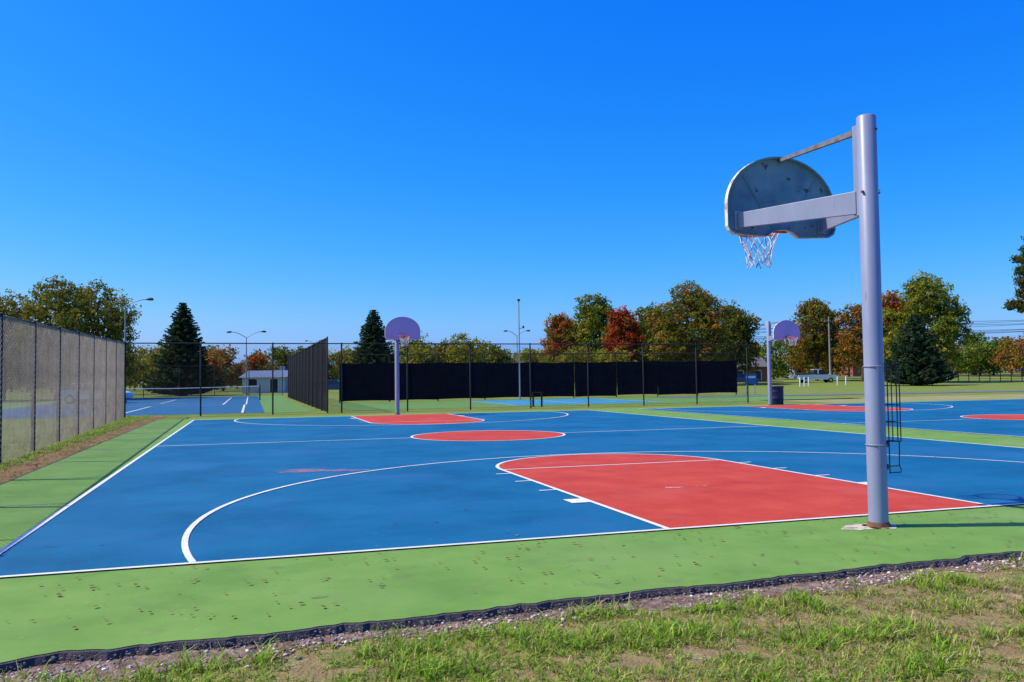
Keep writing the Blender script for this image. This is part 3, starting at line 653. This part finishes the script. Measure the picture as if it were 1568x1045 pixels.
# ------------------------------------------------------------------ houses
glassM=mat('window_glass',[(.02,.025,.03)],rough=.15,spec=.6); trimM=mat('white_trim',[(.7,.7,.68)],rough=.7)
def house(name,t,D,W,Dp,wall,rh,wallM,roofM,rot=0,gable='x'):
    x,y=site(t,D); e=empty(name,(x,y,gz(x,y)),-AL+rot); b=MB(); b.box(-W/2,W/2,0,Dp,0,wall); b.obj('walls',[wallM],e)
    b=MB(); o=.35
    if gable=='x': b.prism([(-.0-o,wall-.05),(Dp+o,wall-.05),(Dp/2,wall+rh)],-W/2-o,W/2+o,0,axis='x')
    else: b.prism([(-W/2-o,wall-.05),(W/2+o,wall-.05),(0,wall+rh)],-o,Dp+o,0,axis='y')
    b.obj('roof',[roofM],e)
    bg_=MB(); bt=MB(); k=max(2,int(W/3))
    for lev in range(1 if wall<3.8 else 2):
        for i in range(k):
            cx_=-W/2+W*(i+.5)/k; zz=.9+1.9*lev
            if i==k//2 and lev==0: bg_.box(cx_-.45,cx_+.45,-.04,-.01,.05,1.65); bt.box(cx_-.55,cx_+.55,-.03,-.005,.0,1.75)
            else: bg_.box(cx_-.5,cx_+.5,-.05,-.02,zz,zz+.75); bt.box(cx_-.6,cx_+.6,-.03,-.005,zz-.1,zz+.85)
    bg_.obj('windows_and_door',[glassM],e); bt.obj('trim',[trimM],e)
    b=MB(); b.box(W*.2,W*.2+.5,Dp*.5,Dp*.5+.5,wall,wall+rh+.5); b.obj('chimney',[wallM],e)
sidM=mat('pale_siding',[(.5,.5,.52),(.56,.56,.57)],scale=2,rough=.7); brickM=mat('brick_wall',[(.20,.08,.05),(.28,.12,.08)],scale=8,rough=.9); roofG=mat('grey_shingles',[(.10,.10,.11),(.16,.155,.16)],scale=3,rough=.9); roofB=mat('blue_roof',[(.10,.15,.24),(.14,.19,.28)],scale=3,rough=.8); blusid=mat('blue_siding',[(.22,.27,.36),(.27,.32,.40)],scale=2,rough=.8)
house('white_house',-.293,100,5.0,7,1.9,.8,sidM,roofB)
house('white_house',-.262,104,3.2,5,2.0,.7,sidM,roofB)
house('brick_house',.278,126,5.4,7,2.3,1.4,brickM,roofG)
house('blue_house',.346,166,4.6,6,4.0,1.5,blusid,roofG,gable='y')
house('brick_house',.43,170,10,7,2.5,1.6,brickM,roofG)
# ------------------------------------------------------------------ vehicles
tyreM=mat('tyre_rubber',[(.02,.02,.02)],rough=.9)
def vehicle(name,t,D,prof,cab,L,W,paint,rot=0):
    x,y=site(t,D); e=empty(name,(x,y,gz(x,y)),-AL+rot)
    b=MB(); b.prism(prof,-W/2,W/2,0); b.obj('body',[paint],e,bevel=.06)
    b=MB(); n=len(cab); 
    V=[(px,-W/2+.08+(.12 if z>1.2 else 0),z) for px,z in cab]+[(px,W/2-.08-(.12 if z>1.2 else 0),z) for px,z in cab]
    b.add(V,[tuple(range(n)),tuple(range(2*n-1,n-1,-1))]+[(i,i+n,(i+1)%n+n,(i+1)%n) for i in range(n)],0)
    b.obj('cabin_glass',[glassM],e,bevel=.03)
    zt=max(z for _,z in cab); xs=[px for px,z in cab if z==zt]; b=MB(); b.box(min(xs)-.02,max(xs)+.02,-W/2+.19,W/2-.19,zt-.02,zt+.04)
    mx=(min(xs)+max(xs))/2; b.box(mx-.05,mx+.05,-W/2+.10,W/2-.10,.9,zt-.03); b.obj('roof_panel',[paint],e,bevel=.02)
    b=MB()
    for wx_ in (-L*.31,L*.31):
        for s in (-1,1):
            b.tube([(wx_,s*(W/2-.2),.34),(wx_,s*(W/2+.01),.34)],.34,0,16); b.tube([(wx_,s*(W/2),.34),(wx_,s*(W/2+.025),.34)],.19,1,12)
    b.obj('wheels',[tyreM,lipM],e)
whp=mat('white_car_paint',[(.72,.72,.72)],rough=.25,spec=.6); blp=mat('blue_car_paint',[(.03,.06,.14)],rough=.25,spec=.6)
pick=[(-2.7,.45),(-2.7,1.05),(-.55,1.08),(-.5,1.1),(1.3,1.1),(2.5,1.0),(2.68,.8),(2.68,.42)]
car=[(-2.2,.35),(-2.25,.8),(-2.1,1.0),(1.1,.98),(2.1,.78),(2.25,.6),(2.2,.35)]
vehicle('white_pickup_truck',.357,116,pick,[(-.6,1.05),(-.5,1.78),(.55,1.78),(1.2,1.05)],5.4,1.9,whp)
ccab=[(-1.9,.95),(-1.3,1.42),(.2,1.42),(1.0,.95)]
vehicle('parked_car',-.208,95,car,ccab,4.5,1.8,blp)
vehicle('parked_car',-.49,60,car,ccab,4.5,1.8,whp)
vehicle('parked_car',.270,110,car,ccab,4.5,1.8,blp)
# signs, bollards, low fence right
b_=mat('sign_blue',[(.05,.12,.3)],rough=.5)
x,y=site(.280,62); e=empty('park_sign',(x,y,gz(x,y)),-AL); b=MB(); b.tube([(-.3,0,0),(-.3,0,1.5)],.04,1,8); b.tube([(.3,0,0),(.3,0,1.5)],.04,1,8); b.box(-.42,.42,-.055,-.04,.75,1.5,0); b.box(-.34,.34,-.062,-.056,1.2,1.35,1); b.obj('panel_and_posts',[b_,trimM],e)
for t_,D in ((.338,95),(.343,97),(.348,95),(.382,100),(.392,100)):
    x,y=site(t_,D); e=empty('bollard',(x,y,gz(x,y))); b=MB(); b.tube([(0,0,0),(0,0,1.0),(0,0,1.08)],[.07,.07,.03],0,10); b.obj('post',[trimM],e)
x0_,y0_=site(.50,108); x1_,y1_=site(.80,100); e=empty('park_boundary_fence',(0,0,0)); b=MB()
for i in range(24):
    f=i/23; px=x0_+(x1_-x0_)*f; py=y0_+(y1_-y0_)*f; z=gz(px,py); b.tube([(px,py,z),(px,py,z+1.3)],.05,0,6)
    if i<23:
        f2=(i+1)/23; qx=x0_+(x1_-x0_)*f2; qy=y0_+(y1_-y0_)*f2; z2=gz(qx,qy)
        for k in (.1,.35,.6,.85,1.05,1.28): b.tube([(px,py,z+k),(qx,qy,z2+k)],.025,0,5,cap=False)
b.obj('rails',[postM],e)
